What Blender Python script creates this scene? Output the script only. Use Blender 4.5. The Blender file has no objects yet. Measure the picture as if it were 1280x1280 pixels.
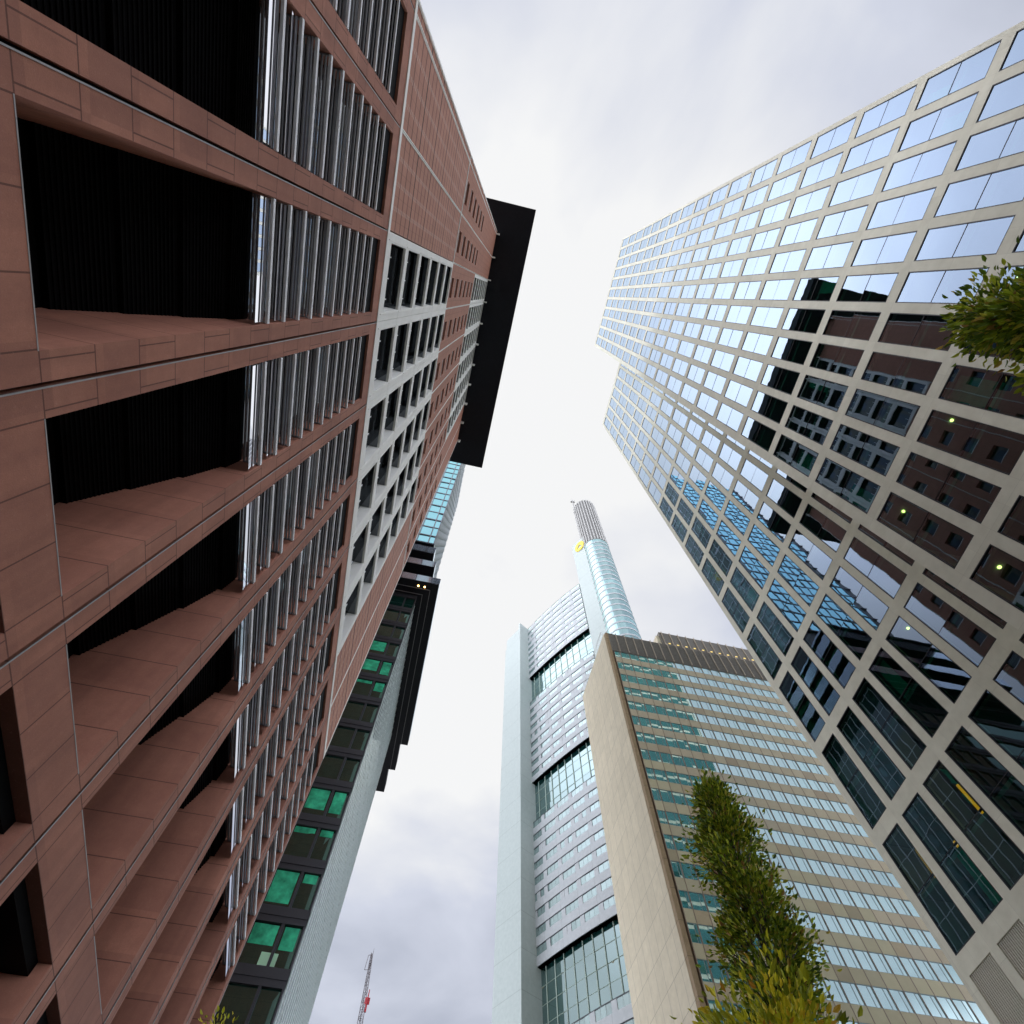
import bpy, math, random
from mathutils import Matrix, Vector
random.seed(7)
R_ = math.radians
scene = bpy.context.scene
col = scene.collection

# ------------------------------------------------------------------ camera
F_PX, CX, CY, ZX, ZY, AZ = 685.0, 640.0, 640.0, 648.5, 368.9, R_(-10.8)
CAM_H = 1.6
up = Vector((ZX-CX, -(ZY-CY), -F_PX)).normalized()
fw = Vector((0, 0, -1)); f0 = (fw - up*fw.dot(up)).normalized(); r0 = f0.cross(up)
Fv = math.sin(AZ)*r0 + math.cos(AZ)*f0
Rv = math.cos(AZ)*r0 - math.sin(AZ)*f0
cam_d = bpy.data.cameras.new("camera")
cam_d.sensor_width = 36.0
cam_d.lens = 36.0*F_PX/1280.0
cam_d.clip_start = 0.05
cam_d.clip_end = 6000
cam = bpy.data.objects.new("camera", cam_d)
col.objects.link(cam)
cam.matrix_world = Matrix(((Rv[0], Rv[1], Rv[2], 0), (Fv[0], Fv[1], Fv[2], 0), (up[0], up[1], up[2], CAM_H), (0, 0, 0, 1)))
scene.camera = cam
scene.render.resolution_x = 1024
scene.render.resolution_y = 1024

def px_size(P, a=1.0):
    """apparent size of something at P, to rank repeats"""
    return a/(Vector(P)-Vector((0, 0, CAM_H))).length
def in_view(P, m=60):
    v = Vector(P)-Vector((0, 0, CAM_H))
    c = Rv*v[0] + Fv*v[1] + up*v[2]
    if c[2] >= -0.01: return False
    x = CX+F_PX*c[0]/-c[2]; y = CY-F_PX*c[1]/-c[2]
    return -m < x < 1280+m and -m < y < 1280+m

# ------------------------------------------------------------------ sky, sun, exposure
SUN_EL, SUN_AZ = R_(52), R_(262)        # compass-like: 0 = +y, clockwise
w = bpy.data.worlds.new("World"); scene.world = w; w.use_nodes = True
nt = w.node_tree; nt.nodes.clear()
def wn(t, **k):
    n = nt.nodes.new(t)
    for a, b in k.items(): setattr(n, a, b)
    return n
out = wn('ShaderNodeOutputWorld')
sky = wn('ShaderNodeTexSky', sky_type='NISHITA', sun_disc=False, sun_elevation=SUN_EL, sun_rotation=SUN_AZ)
bg_sky = wn('ShaderNodeBackground'); bg_sky.inputs[1].default_value = 0.10
nt.links.new(sky.outputs[0], bg_sky.inputs[0])
tc = wn('ShaderNodeTexCoord')
sep = wn('ShaderNodeSeparateXYZ'); nt.links.new(tc.outputs['Generated'], sep.inputs[0])
# cloud layer laid on a plane high above, so that clouds shrink towards the horizon
zc = wn('ShaderNodeMath', operation='MAXIMUM'); zc.inputs[1].default_value = 0.12
nt.links.new(sep.outputs[2], zc.inputs[0])
dv = wn('ShaderNodeVectorMath', operation='DIVIDE')
cmb = wn('ShaderNodeCombineXYZ')
for i in range(3): nt.links.new(zc.outputs[0], cmb.inputs[i])
nt.links.new(tc.outputs['Generated'], dv.inputs[0]); nt.links.new(cmb.outputs[0], dv.inputs[1])
off = wn('ShaderNodeVectorMath', operation='ADD'); off.inputs[1].default_value = (3.1, 1.7, 0)
nt.links.new(dv.outputs[0], off.inputs[0])
n1 = wn('ShaderNodeTexNoise'); n1.inputs['Scale'].default_value = 1.55; n1.inputs['Detail'].default_value = 6; n1.inputs['Roughness'].default_value = 0.5
n1.inputs['Distortion'].default_value = 0.35
nt.links.new(off.outputs[0], n1.inputs['Vector'])
# the thin bright part of the cover, where the sun stands behind it
dist = wn('ShaderNodeVectorMath', operation='DISTANCE'); dist.inputs[1].default_value = (0.04, 0.30, 1.0)
sc = wn('ShaderNodeVectorMath', operation='MULTIPLY'); sc.inputs[1].default_value = (1.0, 0.72, 1.0)
nt.links.new(dv.outputs[0], sc.inputs[0]); nt.links.new(sc.outputs[0], dist.inputs[0])
glow = wn('ShaderNodeMapRange'); glow.inputs['From Min'].default_value = 0.15; glow.inputs['From Max'].default_value = 0.95
glow.inputs['To Min'].default_value = 0.38; glow.inputs['To Max'].default_value = -0.10
nt.links.new(dist.outputs['Value'], glow.inputs[0])
ad = wn('ShaderNodeMath', operation='ADD'); nt.links.new(n1.outputs[0], ad.inputs[0]); nt.links.new(glow.outputs[0], ad.inputs[1])
ramp = wn('ShaderNodeValToRGB'); e = ramp.color_ramp.elements
e[0].position = 0.30; e[0].color = (0.31, 0.33, 0.39, 1)
e[1].position = 0.74; e[1].color = (0.61, 0.61, 0.607, 1)
m1 = ramp.color_ramp.elements.new(0.52); m1.color = (0.425, 0.445, 0.51, 1)
nt.links.new(ad.outputs[0], ramp.inputs[0])
# extra brightness added to the sky below the view, to light the facades
hz = wn('ShaderNodeMapRange'); hz.inputs['From Min'].default_value = 0.0; hz.inputs['From Max'].default_value = 0.40
hz.inputs['To Min'].default_value = 10.5; hz.inputs['To Max'].default_value = 1.0
nt.links.new(sep.outputs[2], hz.inputs[0])
bg_c = wn('ShaderNodeBackground')
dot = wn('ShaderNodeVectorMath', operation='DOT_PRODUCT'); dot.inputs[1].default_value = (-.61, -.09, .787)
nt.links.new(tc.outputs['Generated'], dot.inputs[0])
lobe = wn('ShaderNodeMapRange', interpolation_type='SMOOTHSTEP'); lobe.inputs['From Min'].default_value = 0.885; lobe.inputs['From Max'].default_value = 0.99  # bright sky patch added out of view, for facade light and window reflections
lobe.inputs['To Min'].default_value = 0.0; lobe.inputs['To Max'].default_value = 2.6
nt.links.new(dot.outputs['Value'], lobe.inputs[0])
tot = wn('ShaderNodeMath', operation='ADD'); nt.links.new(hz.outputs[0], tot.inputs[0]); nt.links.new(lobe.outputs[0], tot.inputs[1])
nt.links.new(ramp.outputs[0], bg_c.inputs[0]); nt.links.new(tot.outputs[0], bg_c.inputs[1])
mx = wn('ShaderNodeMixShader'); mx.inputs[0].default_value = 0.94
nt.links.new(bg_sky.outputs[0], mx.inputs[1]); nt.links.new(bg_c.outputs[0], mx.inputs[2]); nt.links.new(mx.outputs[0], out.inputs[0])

sd = bpy.data.lights.new("sun", 'SUN'); sd.energy = 0.5; sd.angle = R_(110); sd.color = (1.0, 0.95, 0.88)
so = bpy.data.objects.new("sun", sd); col.objects.link(so); so.location = (0, 0, 300)
sdir = Vector((math.cos(SUN_EL)*math.sin(SUN_AZ), math.cos(SUN_EL)*math.cos(SUN_AZ), math.sin(SUN_EL)))
so.rotation_euler = sdir.to_track_quat('Z', 'Y').to_euler()
vs = scene.view_settings
vs.view_transform = 'Standard'; vs.look = 'None'; vs.exposure = 0.66; vs.gamma = 1.0; vs.use_curve_mapping = False

# ------------------------------------------------------------------ helpers
class MB:
    def __init__(s): s.v = []; s.f = []; s.m = []
    def quad(s, a, b, c, d, m=0):
        n = len(s.v); s.v += [a, b, c, d]; s.f.append((n, n+1, n+2, n+3)); s.m.append(m)
    def box(s, x0, x1, y0, y1, z0, z1, m=0):
        n = len(s.v)
        s.v += [(x0, y0, z0), (x1, y0, z0), (x1, y1, z0), (x0, y1, z0), (x0, y0, z1), (x1, y0, z1), (x1, y1, z1), (x0, y1, z1)]
        for q in ((0, 3, 2, 1), (4, 5, 6, 7), (0, 1, 5, 4), (1, 2, 6, 5), (2, 3, 7, 6), (3, 0, 4, 7)):
            s.f.append(tuple(n+i for i in q)); s.m.append(m)
        return s
    def fbox(s, fr, u0, u1, d0, d1, z0, z1, m=0):
        """box in a facade frame: u along the wall, d outwards"""
        n = len(s.v)
        for z in (z0, z1):
            for (u, d) in ((u0, d0), (u1, d0), (u1, d1), (u0, d1)): s.v.append(fr(u, d, z))
        for q in ((0, 3, 2, 1), (4, 5, 6, 7), (0, 1, 5, 4), (1, 2, 6, 5), (2, 3, 7, 6), (3, 0, 4, 7)):
            s.f.append(tuple(n+i for i in q)); s.m.append(m)
        return s
    def bar(s, a, b, r, r2=None, k=6, m=0):
        a = Vector(a); b = Vector(b); r2 = r if r2 is None else r2
        d = (b-a).normalized(); t = Vector((0, 0, 1)) if abs(d.z) < .9 else Vector((1, 0, 0))
        p = d.cross(t).normalized(); q = d.cross(p)
        n = len(s.v)
        for c, rr in ((a, r), (b, r2)):
            for i in range(k):
                an = 2*math.pi*i/k; s.v.append(tuple(c+rr*(math.cos(an)*p+math.sin(an)*q)))
        for i in range(k):
            j = (i+1) % k; s.f.append((n+i, n+j, n+k+j, n+k+i)); s.m.append(m)
        s.f.append(tuple(n+i for i in range(k))[::-1]); s.m.append(m)
        s.f.append(tuple(n+k+i for i in range(k))); s.m.append(m)
    def prism(s, pts, z0, z1, m=0):
        n = len(s.v); k = len(pts)
        s.v += [(p[0], p[1], z0) for p in pts]+[(p[0], p[1], z1) for p in pts]
        for i in range(k):
            j = (i+1) % k; s.f.append((n+i, n+j, n+k+j, n+k+i)); s.m.append(m)
        s.f.append(tuple(n+i for i in range(k))[::-1]); s.m.append(m)
        s.f.append(tuple(n+k+i for i in range(k))); s.m.append(m)
    def build(s, name, mats, parent=None, smooth=False):
        me = bpy.data.meshes.new(name); me.from_pydata(s.v, [], s.f)
        mats = mats if isinstance(mats, (list, tuple)) else [mats]
        for m in mats: me.materials.append(m)
        if len(mats) > 1: me.polygons.foreach_set('material_index', s.m)
        if smooth: me.polygons.foreach_set('use_smooth', [True]*len(me.polygons))
        me.update()
        o = bpy.data.objects.new(name, me); col.objects.link(o)
        if parent: o.parent = parent
        return o
def tag(o, label=None, cat=None, group=None, kind=None):
    if label: o['label'] = label
    if cat: o['category'] = cat
    if group: o['group'] = group
    if kind: o['kind'] = kind
    return o
def thing(name, label, cat, loc=(0, 0, 0), group=None):
    o = bpy.data.objects.new(name, None); col.objects.link(o); o.location = loc
    o.empty_display_size = 0.5
    return tag(o, label, cat, group)
def rel(o):      # children of an Empty at its base: undo the offset once
    for c in o.children: c.location = Vector(c.location) - Vector(o.location)
def copy_part(o, parent, loc=None):
    c = o.copy(); col.objects.link(c); c.parent = parent
    if loc is not None: c.location = loc
    for ch in o.children:
        g = ch.copy(); col.objects.link(g); g.parent = c
    return c

# ------------------------------------------------------------------ materials
class Mat:
    def __init__(s, name):
        s.m = bpy.data.materials.new(name); s.m.use_nodes = True; s.t = s.m.node_tree
        s.b = s.t.nodes['Principled BSDF']; s.o = s.t.nodes['Material Output']
    def n(s, t, **k):
        x = s.t.nodes.new(t)
        for a, b in k.items(): setattr(x, a, b)
        return x
    def l(s, a, b): s.t.links.new(a, b)
    def math(s, op, a, b=None, c=None):
        x = s.n('ShaderNodeMath', operation=op)
        for i, v in enumerate((a, b, c)):
            if v is None: continue
            if isinstance(v, (int, float)): x.inputs[i].default_value = v
            else: s.l(v, x.inputs[i])
        return x.outputs[0]
    def obj(s):
        t = s.n('ShaderNodeTexCoord'); p = s.n('ShaderNodeSeparateXYZ'); s.l(t.outputs['Object'], p.inputs[0])
        return t.outputs['Object'], p.outputs
    def noise(s, vec, scale, detail=4, rough=.55):
        x = s.n('ShaderNodeTexNoise'); x.inputs['Scale'].default_value = scale; x.inputs['Detail'].default_value = detail; x.inputs['Roughness'].default_value = rough
        s.l(vec, x.inputs['Vector']); return x.outputs[0]
    def ramp(s, fac, stops):
        r = s.n('ShaderNodeValToRGB'); e = r.color_ramp.elements
        e[0].position, e[0].color = stops[0][0], (*stops[0][1], 1)
        e[1].position, e[1].color = stops[-1][0], (*stops[-1][1], 1)
        for p, c in stops[1:-1]:
            k = e.new(p); k.color = (*c, 1)
        s.l(fac, r.inputs[0]); return r.outputs[0]
    def mix(s, fac, a, b, mode='MIX'):
        x = s.n('ShaderNodeMix', data_type='RGBA', blend_type=mode)
        if isinstance(fac, (int, float)): x.inputs[0].default_value = fac
        else: s.l(fac, x.inputs[0])
        for i, v in ((6, a), (7, b)):
            if isinstance(v, tuple): x.inputs[i].default_value = (*v, 1)
            else: s.l(v, x.inputs[i])
        return x.outputs[2]
    def line(s, c, period, width, offset=0.0):
        """1 on a thin line every <period> along coordinate c"""
        a = s.math('ADD', c, offset+period*200)
        f = s.math('MODULO', a, period)
        d = s.math('MINIMUM', f, s.math('SUBTRACT', period, f))
        return s.math('LESS_THAN', d, width)
    def bump(s, h, strength=.3, dist=.02):
        b = s.n('ShaderNodeBump'); b.inputs['Strength'].default_value = strength; b.inputs['Distance'].default_value = dist
        s.l(h, b.inputs['Height']); s.l(b.outputs[0], s.b.inputs['Normal'])
    def base(s, c, rough=.6, metal=0, spec=.5):
        if isinstance(c, tuple): s.b.inputs['Base Color'].default_value = (*c, 1)
        else: s.l(c, s.b.inputs['Base Color'])
        s.b.inputs['Roughness'].default_value = rough; s.b.inputs['Metallic'].default_value = metal
        s.b.inputs['Specular IOR Level'].default_value = spec
        return s

def stone(name, c1, c2, rough=.75, panel=None, joint=.35, big=.25, spec=.25):
    m = Mat(name); v, p = m.obj()
    n = m.noise(v, 1.3, 5); n2 = m.noise(v, 45, 2)
    c = m.ramp(n, [(.3, c1), (.7, c2)])
    c = m.mix(m.math('MULTIPLY', n2, .25), c, tuple(x*.55 for x in c1))
    if panel:
        for ax, per, wd, of in panel:
            c = m.mix(m.math('MULTIPLY', m.line(p[ax], per, wd, of), joint), c, (.02, .015, .012))
    if panel and len(panel) == 2:
        cv = m.n('ShaderNodeCombineXYZ'); wn_ = m.n('ShaderNodeTexWhiteNoise', noise_dimensions='2D')
        for i, (ax, per, wd, of) in enumerate(panel): m.l(m.math('FLOOR', m.math('DIVIDE', m.math('ADD', p[ax], of), per)), cv.inputs[i])
        m.l(cv.outputs[0], wn_.inputs[0]); c = m.mix(m.math('MULTIPLY', wn_.outputs[0], .22), c, tuple(x*.62 for x in c1))
    # rain streaks down the wall
    st = m.n('ShaderNodeMapping'); m.l(v, st.inputs[0]); st.inputs['Scale'].default_value = (2.2, 2.2, .06)
    sn = m.noise(st.outputs[0], 1.0, 4)
    c = m.mix(m.math('MULTIPLY', m.math('SUBTRACT', sn, .45), big), c, tuple(x*.45 for x in c1))
    m.base(c, rough, 0, spec); m.bump(n2, .15, .01)
    return m

def simple(name, c, rough=.5, metal=0, spec=.5, var=.0, scale=3):
    m = Mat(name); 
    if var:
        v, p = m.obj(); n = m.noise(v, scale, 4)
        m.base(m.ramp(n, [(.3, tuple(x*(1-var) for x in c)), (.7, tuple(min(1, x*(1+var)) for x in c))]), rough, metal, spec)
    else: m.base(c, rough, metal, spec)
    return m.m

def glass(name, tint, refl=.8, through=(.2, .35, .3), rough=.0, wave=.0, wscale=.6):
    """coated pane: mirror of the surroundings over a tinted view into the room"""
    m = Mat(name); t = m.t; t.nodes.remove(m.b)
    g = m.n('ShaderNodeBsdfGlossy'); g.inputs['Color'].default_value = (*tint, 1); g.inputs['Roughness'].default_value = rough
    tr = m.n('ShaderNodeBsdfTransparent'); tr.inputs[0].default_value = (*through, 1)
    mx = m.n('ShaderNodeMixShader')
    lw = m.n('ShaderNodeLayerWeight'); lw.inputs[0].default_value = .35
    f = m.n('ShaderNodeMapRange'); f.inputs['To Min'].default_value = refl; f.inputs['To Max'].default_value = 1.0
    m.l(lw.outputs['Fresnel'], f.inputs[0]); m.l(f.outputs[0], mx.inputs[0])
    m.l(tr.outputs[0], mx.inputs[1]); m.l(g.outputs[0], mx.inputs[2]); m.l(mx.outputs[0], m.o.inputs[0])
    if wave:
        v, p = m.obj(); n = m.noise(v, wscale, 2)
        b = m.n('ShaderNodeBump'); b.inputs['Strength'].default_value = wave; b.inputs['Distance'].default_value = .05
        m.l(n, b.inputs['Height']); m.l(b.outputs[0], g.inputs['Normal'])
    return m.m

def fresnel_glass(name, tint, f0, power, through, wave, wscale):
    m = Mat(name); t = m.t; t.nodes.remove(m.b)
    g = m.n('ShaderNodeBsdfGlossy'); g.inputs['Color'].default_value = (*tint, 1); g.inputs['Roughness'].default_value = 0
    tr = m.n('ShaderNodeBsdfTransparent'); tr.inputs[0].default_value = (*through, 1)
    lw = m.n('ShaderNodeLayerWeight'); lw.inputs[0].default_value = .5
    f = m.math('ADD', m.math('MULTIPLY', m.math('POWER', lw.outputs['Facing'], power), 1-f0), f0)
    mx = m.n('ShaderNodeMixShader'); m.l(f, mx.inputs[0]); m.l(tr.outputs[0], mx.inputs[1]); m.l(g.outputs[0], mx.inputs[2]); m.l(mx.outputs[0], m.o.inputs[0])
    v, p = m.obj(); n = m.noise(v, wscale, 2)
    b = m.n('ShaderNodeBump'); b.inputs['Strength'].default_value = wave; b.inputs['Distance'].default_value = .05
    m.l(n, b.inputs['Height']); m.l(b.outputs[0], g.inputs['Normal'])
    return m.m

def opaque_glass(name, tint, body, refl=.5, rough=.02, var=0.0):
    """pane with something pale or dark close behind it"""
    m = Mat(name); t = m.t
    m.base(body, .9, 0, .0)
    if var:
        gi = m.n('ShaderNodeNewGeometry')
        r = m.ramp(gi.outputs['Random Per Island'], [(0, tuple(x*(1-var) for x in body)), (1, tuple(min(1, x*(1+var)) for x in body))])
        m.l(r, m.b.inputs['Base Color'])
    g = m.n('ShaderNodeBsdfGlossy'); g.inputs['Color'].default_value = (*tint, 1); g.inputs['Roughness'].default_value = rough
    mx = m.n('ShaderNodeMixShader'); lw = m.n('ShaderNodeLayerWeight'); lw.inputs[0].default_value = .35
    f = m.n('ShaderNodeMapRange'); f.inputs['To Min'].default_value = refl; f.inputs['To Max'].default_value = 1.0
    m.l(lw.outputs['Fresnel'], f.inputs[0]); m.l(f.outputs[0], mx.inputs[0])
    m.l(m.b.outputs[0], mx.inputs[1]); m.l(g.outputs[0], mx.inputs[2]); m.l(mx.outputs[0], m.o.inputs[0])
    return m.m
def lamp_mat(name, c, s):
    m = Mat(name); m.base(c); m.b.inputs['Emission Color'].default_value = (*c, 1); m.b.inputs['Emission Strength'].default_value = s
    return m.m

# --- stone of the left tower: slabs with the short inset joints beside every opening
J0, JP = -8.65, 3.69
def brown_stone():
    m = Mat('red_brown_stone'); v, p = m.obj()
    n = m.noise(v, .9, 5); n2 = m.noise(v, 60, 2)
    c = m.ramp(n, [(.3, (.44, .188, .122)), (.7, (.57, .258, .170))])
    # every slab cut from a slightly different block
    cell = m.n('ShaderNodeTexWhiteNoise', noise_dimensions='2D'); cv = m.n('ShaderNodeCombineXYZ')
    m.l(m.math('FLOOR', m.math('DIVIDE', p[2], 1.0)), cv.inputs[0]); m.l(m.math('FLOOR', m.math('DIVIDE', p[1], JP/4)), cv.inputs[1])
    m.l(cv.outputs[0], cell.inputs[0])
    c = m.mix(m.math('MULTIPLY', cell.outputs[0], .45), c, (.255, .108, .078))
    ln = m.line(p[2], 1.0, .012, .17)
    fy = m.math('MODULO', m.math('ADD', p[1], -J0+JP*50), JP)
    a1 = m.math('LESS_THAN', m.math('ABSOLUTE', m.math('SUBTRACT', fy, .35)), .011)
    a2 = m.math('LESS_THAN', m.math('ABSOLUTE', m.math('SUBTRACT', fy, JP-.33)), .011)
    alt = m.math('GREATER_THAN', m.math('MODULO', m.math('ADD', p[2], .17+400), 2.0), 1.0)
    ln = m.math('MAXIMUM', ln, m.math('MULTIPLY', m.math('MAXIMUM', a1, a2), alt))
    inpier = m.math('LESS_THAN', m.math('ABSOLUTE', m.math('SUBTRACT', p[2], 8.33)), .49)
    ln = m.math('MAXIMUM', ln, m.math('MULTIPLY', inpier, m.line(p[1], JP/4, .012, -J0+.46)))
    c = m.mix(m.math('MULTIPLY', ln, .75), c, (.03, .014, .01))
    c = m.mix(m.math('MULTIPLY', n2, .45), c, (.15, .062, .045))
    c = m.mix(m.math('MULTIPLY', m.math('GREATER_THAN', m.noise(v, 26, 3, .7), .64), .16), c, (.62, .36, .28))
    c = m.mix(m.math('MULTIPLY', m.math('SUBTRACT', m.noise(v, 3.5, 6, .75), .35), .85), c, (.20, .082, .06))
    st = m.n('ShaderNodeMapping'); m.l(v, st.inputs[0]); st.inputs['Scale'].default_value = (2.5, 2.5, .12)
    c = m.mix(m.math('MULTIPLY', m.math('SUBTRACT', m.noise(st.outputs[0], 1, 4), .42), .9), c, (.13, .058, .045))
    m.base(c, .72, 0, .3); m.bump(m.math('SUBTRACT', n2, m.math('MULTIPLY', ln, 3)), .3, .012)
    return m.m
def ribbed_stone():
    m = Mat('ribbed_brown_stone'); v, p = m.obj()
    n = m.noise(v, .9, 5)
    c = m.ramp(n, [(.3, (.40, .182, .122)), (.7, (.48, .225, .155))])
    fl = m.line(p[2], 3.99, .09, -27.4)
    rib = m.line(p[2], .998, .075, -27.4)
    ver = m.line(p[1], JP/8, .014, -J0)
    pins = m.math('MULTIPLY', m.line(p[1], JP/4, .09, -J0), m.line(p[2], .333, .08, 0))
    c = m.mix(m.math('MULTIPLY', rib, .65), c, (.05, .025, .02))
    c = m.mix(m.math('MULTIPLY', ver, .25), c, (.05, .025, .02))
    c = m.mix(m.math('MULTIPLY', pins, .55), c, (.6, .42, .34))
    c = m.mix(m.math('MULTIPLY', fl, .9), c, (.012, .006, .005))
    m.base(c, .7, 0, .3)
    h = m.math('SUBTRACT', 1.0, m.math('MAXIMUM', rib, fl)); m.bump(h, .6, .05)
    return m.m
M = {}
M['brown'] = brown_stone()
M['ribbed'] = ribbed_stone()
M['slotstone'] = stone('brown_stone_cladding', (.40, .18, .12), (.48, .222, .152), .72, [(2, 1.02, .02, .1), (1, JP/6, .012, 8.65)], .5).m
M['black'] = simple('black_louvre_metal', (.003, .003, .0033), .65, 0, .06)
M['blackglass'] = opaque_glass('dark_window_glass', (.8, .85, .9), (.006, .007, .008), .10)
M['alu'] = simple('pale_aluminium', (.78, .78, .78), .6, .0, .5, .08)
M['slat'] = simple('grey_metal_slats', (.23, .225, .23), .7, .0, .5, .1)
M['trim'] = simple('dull_metal_trim', (.36, .35, .34), .45, .3, .5, .1)
M['white'] = stone('cream_metal_cladding', (.86, .85, .78), (.92, .91, .85), .5, None, .3, .2).m
M['blade'] = opaque_glass('mirror_glass_blade', (.85, .88, .97), (.02, .02, .025), .75)
M['roofdark'] = simple('dark_soffit_metal', (.008, .009, .013), .6, 0, .25, .2)
M['beige'] = stone('pale_limestone', (.63, .60, .475), (.73, .70, .565), .7, [(2, 3.8, .008, 0), (1, 2.6125/2, .006, -.2)], .22, .12).m
M['frame'] = simple('dark_window_frame', (.02, .021, .023), .4, .4)
M['pane'] = fresnel_glass('coated_window_glass', (.64, .785, 1.0), .085, 2.0, (.12, .38, .29), .06, .45)
M['room'] = simple('office_interior', (.045, .06, .055), .8, 0, .2, .3, .4)
M['slabconc'] = simple('office_ceiling', (.32, .34, .32), .8, 0, .2)
M['blind'] = simple('teal_roller_blind', (.05, .42, .33), .8, 0, .2, .12)
M['lamp'] = lamp_mat('warm_ceiling_lamp', (1, .55, .16), 9)
M['lampy'] = lamp_mat('yellow_lamp', (1, .72, .22), .55)
M['vent'] = simple('stone_coloured_vent', (.58, .54, .44), .6, 0, .3)
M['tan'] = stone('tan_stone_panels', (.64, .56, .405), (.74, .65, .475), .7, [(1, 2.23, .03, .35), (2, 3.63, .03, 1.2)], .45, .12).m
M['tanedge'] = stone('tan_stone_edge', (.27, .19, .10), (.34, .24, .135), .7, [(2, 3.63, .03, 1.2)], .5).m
M['bronze'] = simple('bronze_louvre', (.17, .15, .125), .5, .3, .5, .2)
M['bronzefin'] = simple('bronze_fin', (.42, .35, .27), .5, .2)
M['brownmullion'] = simple('brown_mullion', (.20, .14, .095), .5)

# ------------------------------------------------------------------ ground
g = MB(); g.quad((-2500, -2500, -.004), (2500, -2500, -.004), (2500, 2500, -.004), (-2500, 2500, -.004))
tag(g.build('ground', stone('grey_ground', (.24, .24, .23), (.32, .31, .30)).m), kind='structure')
g = MB(); g.box(-5.87, 3.0, -120, 260, 0, .12)
tag(g.build('pavement', stone('granite_paving', (.33, .32, .30), (.42, .40, .38), .8, [(0, .6, .01, 0), (1, .6, .01, 0)], .4).m), kind='structure')
g = MB(); g.quad((3.0, -120, .004), (17, -120, .004), (17, 260, .004), (3.0, 260, .004))
tag(g.build('street', stone('asphalt', (.045, .045, .047), (.065, .065, .066)).m), kind='structure')
g = MB(); g.box(17, 25, -120, 200, 0, .12)
tag(g.build('opposite_pavement', stone('pale_paving', (.38, .37, .34), (.46, .45, .41), .8, [(0, .6, .01, 0), (1, .6, .01, 0)], .4).m), kind='structure')

# ------------------------------------------------------------------ left: brown stone tower with louvres and flat overhanging roof
XL = -5.87
jt = [J0+JP*k for k in range(11)]
T = thing('stone_tower', 'brown stone office tower with black louvred openings and a wide black overhanging roof', 'office tower', (0, 0, 0))
wall = MB()
DEEP = XL-2.4
wall.box(-42.7, DEEP-.02, -9.1, 28.25, 0, 106.5)                     # body behind the facade
GA = .03
for k in range(11):                                                 # stone piers with an open joint in the middle
    j = jt[k]
    ya, yb = (j-.44 if k else -9.1), (j+.46 if k < 10 else j+.02)
    if k > 0: wall.box(DEEP, XL, ya, j-GA, 0, 27.0)
    else: wall.box(DEEP, XL, -9.1, j-GA, 0, 27.0)
    if k < 10: wall.box(DEEP, XL, j+GA, yb, 0, 27.0)
    wall.box(DEEP, XL-.12, j-GA, j+GA, 0, 27.0, 1)
for k in range(10):
    a, b = jt[k]+.46, jt[k+1]-.44
    wall.box(DEEP, XL, a, b, 7.83, 8.83)
    wall.box(DEEP, XL, a, b, 26.0, 27.0)
    wall.box(DEEP, XL, a, b, 0, .9)
    wall.box(DEEP, DEEP+.05, a, b, .9, 7.83, 1); wall.box(DEEP+.05, XL-.25, a+.003, b-.003, 7.6, 7.827, 1); wall.box(DEEP+.05, XL-1.0, b-.06, b-.003, .9, 7.6, 1)
wall.build('wall', [M['brown'], M['black']], T)
ed = MB()                                                           # metal edges of the joints and of the openings
for k in range(11):
    j = jt[k]
    ed.box(XL-.02, XL+.010, j+GA, j+GA+.022, .2, 27.0)
for k in range(10):
    a, b = jt[k]+.46, jt[k+1]-.44
    ed.box(XL-.03, XL+.006, a, b, 8.81, 8.83)
ed.build('joint_trim', M['trim'], T)
for k in (0, 1, 8, 9):                                              # ribbed end bays
    up_ = MB(); up_.box(DEEP, XL-.02, (jt[k]+.06 if k else -9.1), jt[k+1]-.06, 27.35, 51.3)
    up_.build('ribbed_wall', M['ribbed'], T)
st = MB()
st.box(DEEP, XL+.03, -9.1, 28.25, 27.0, 27.35); st.box(DEEP, XL+.02, -9.1, 28.25, 51.3, 51.55)
for k in range(11):
    j = jt[k]
    for z0, z1 in ((27.35, 51.3), (51.55, 106.4)):
        if 2 <= k <= 8 and z0 < 30: continue
        st.box(DEEP, XL+.015, j-.06, j-.025, z0, z1); st.box(DEEP, XL+.015, j+.025, j+.06, z0, z1)
    st.box(XL, XL+.55, j-.10, j+.10, 105.0, 106.4)
st.box(XL-.3, XL+.05, -9.12, -9.04, .2, 106.4)
st.build('pale_trim', M['white'], T)
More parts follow.
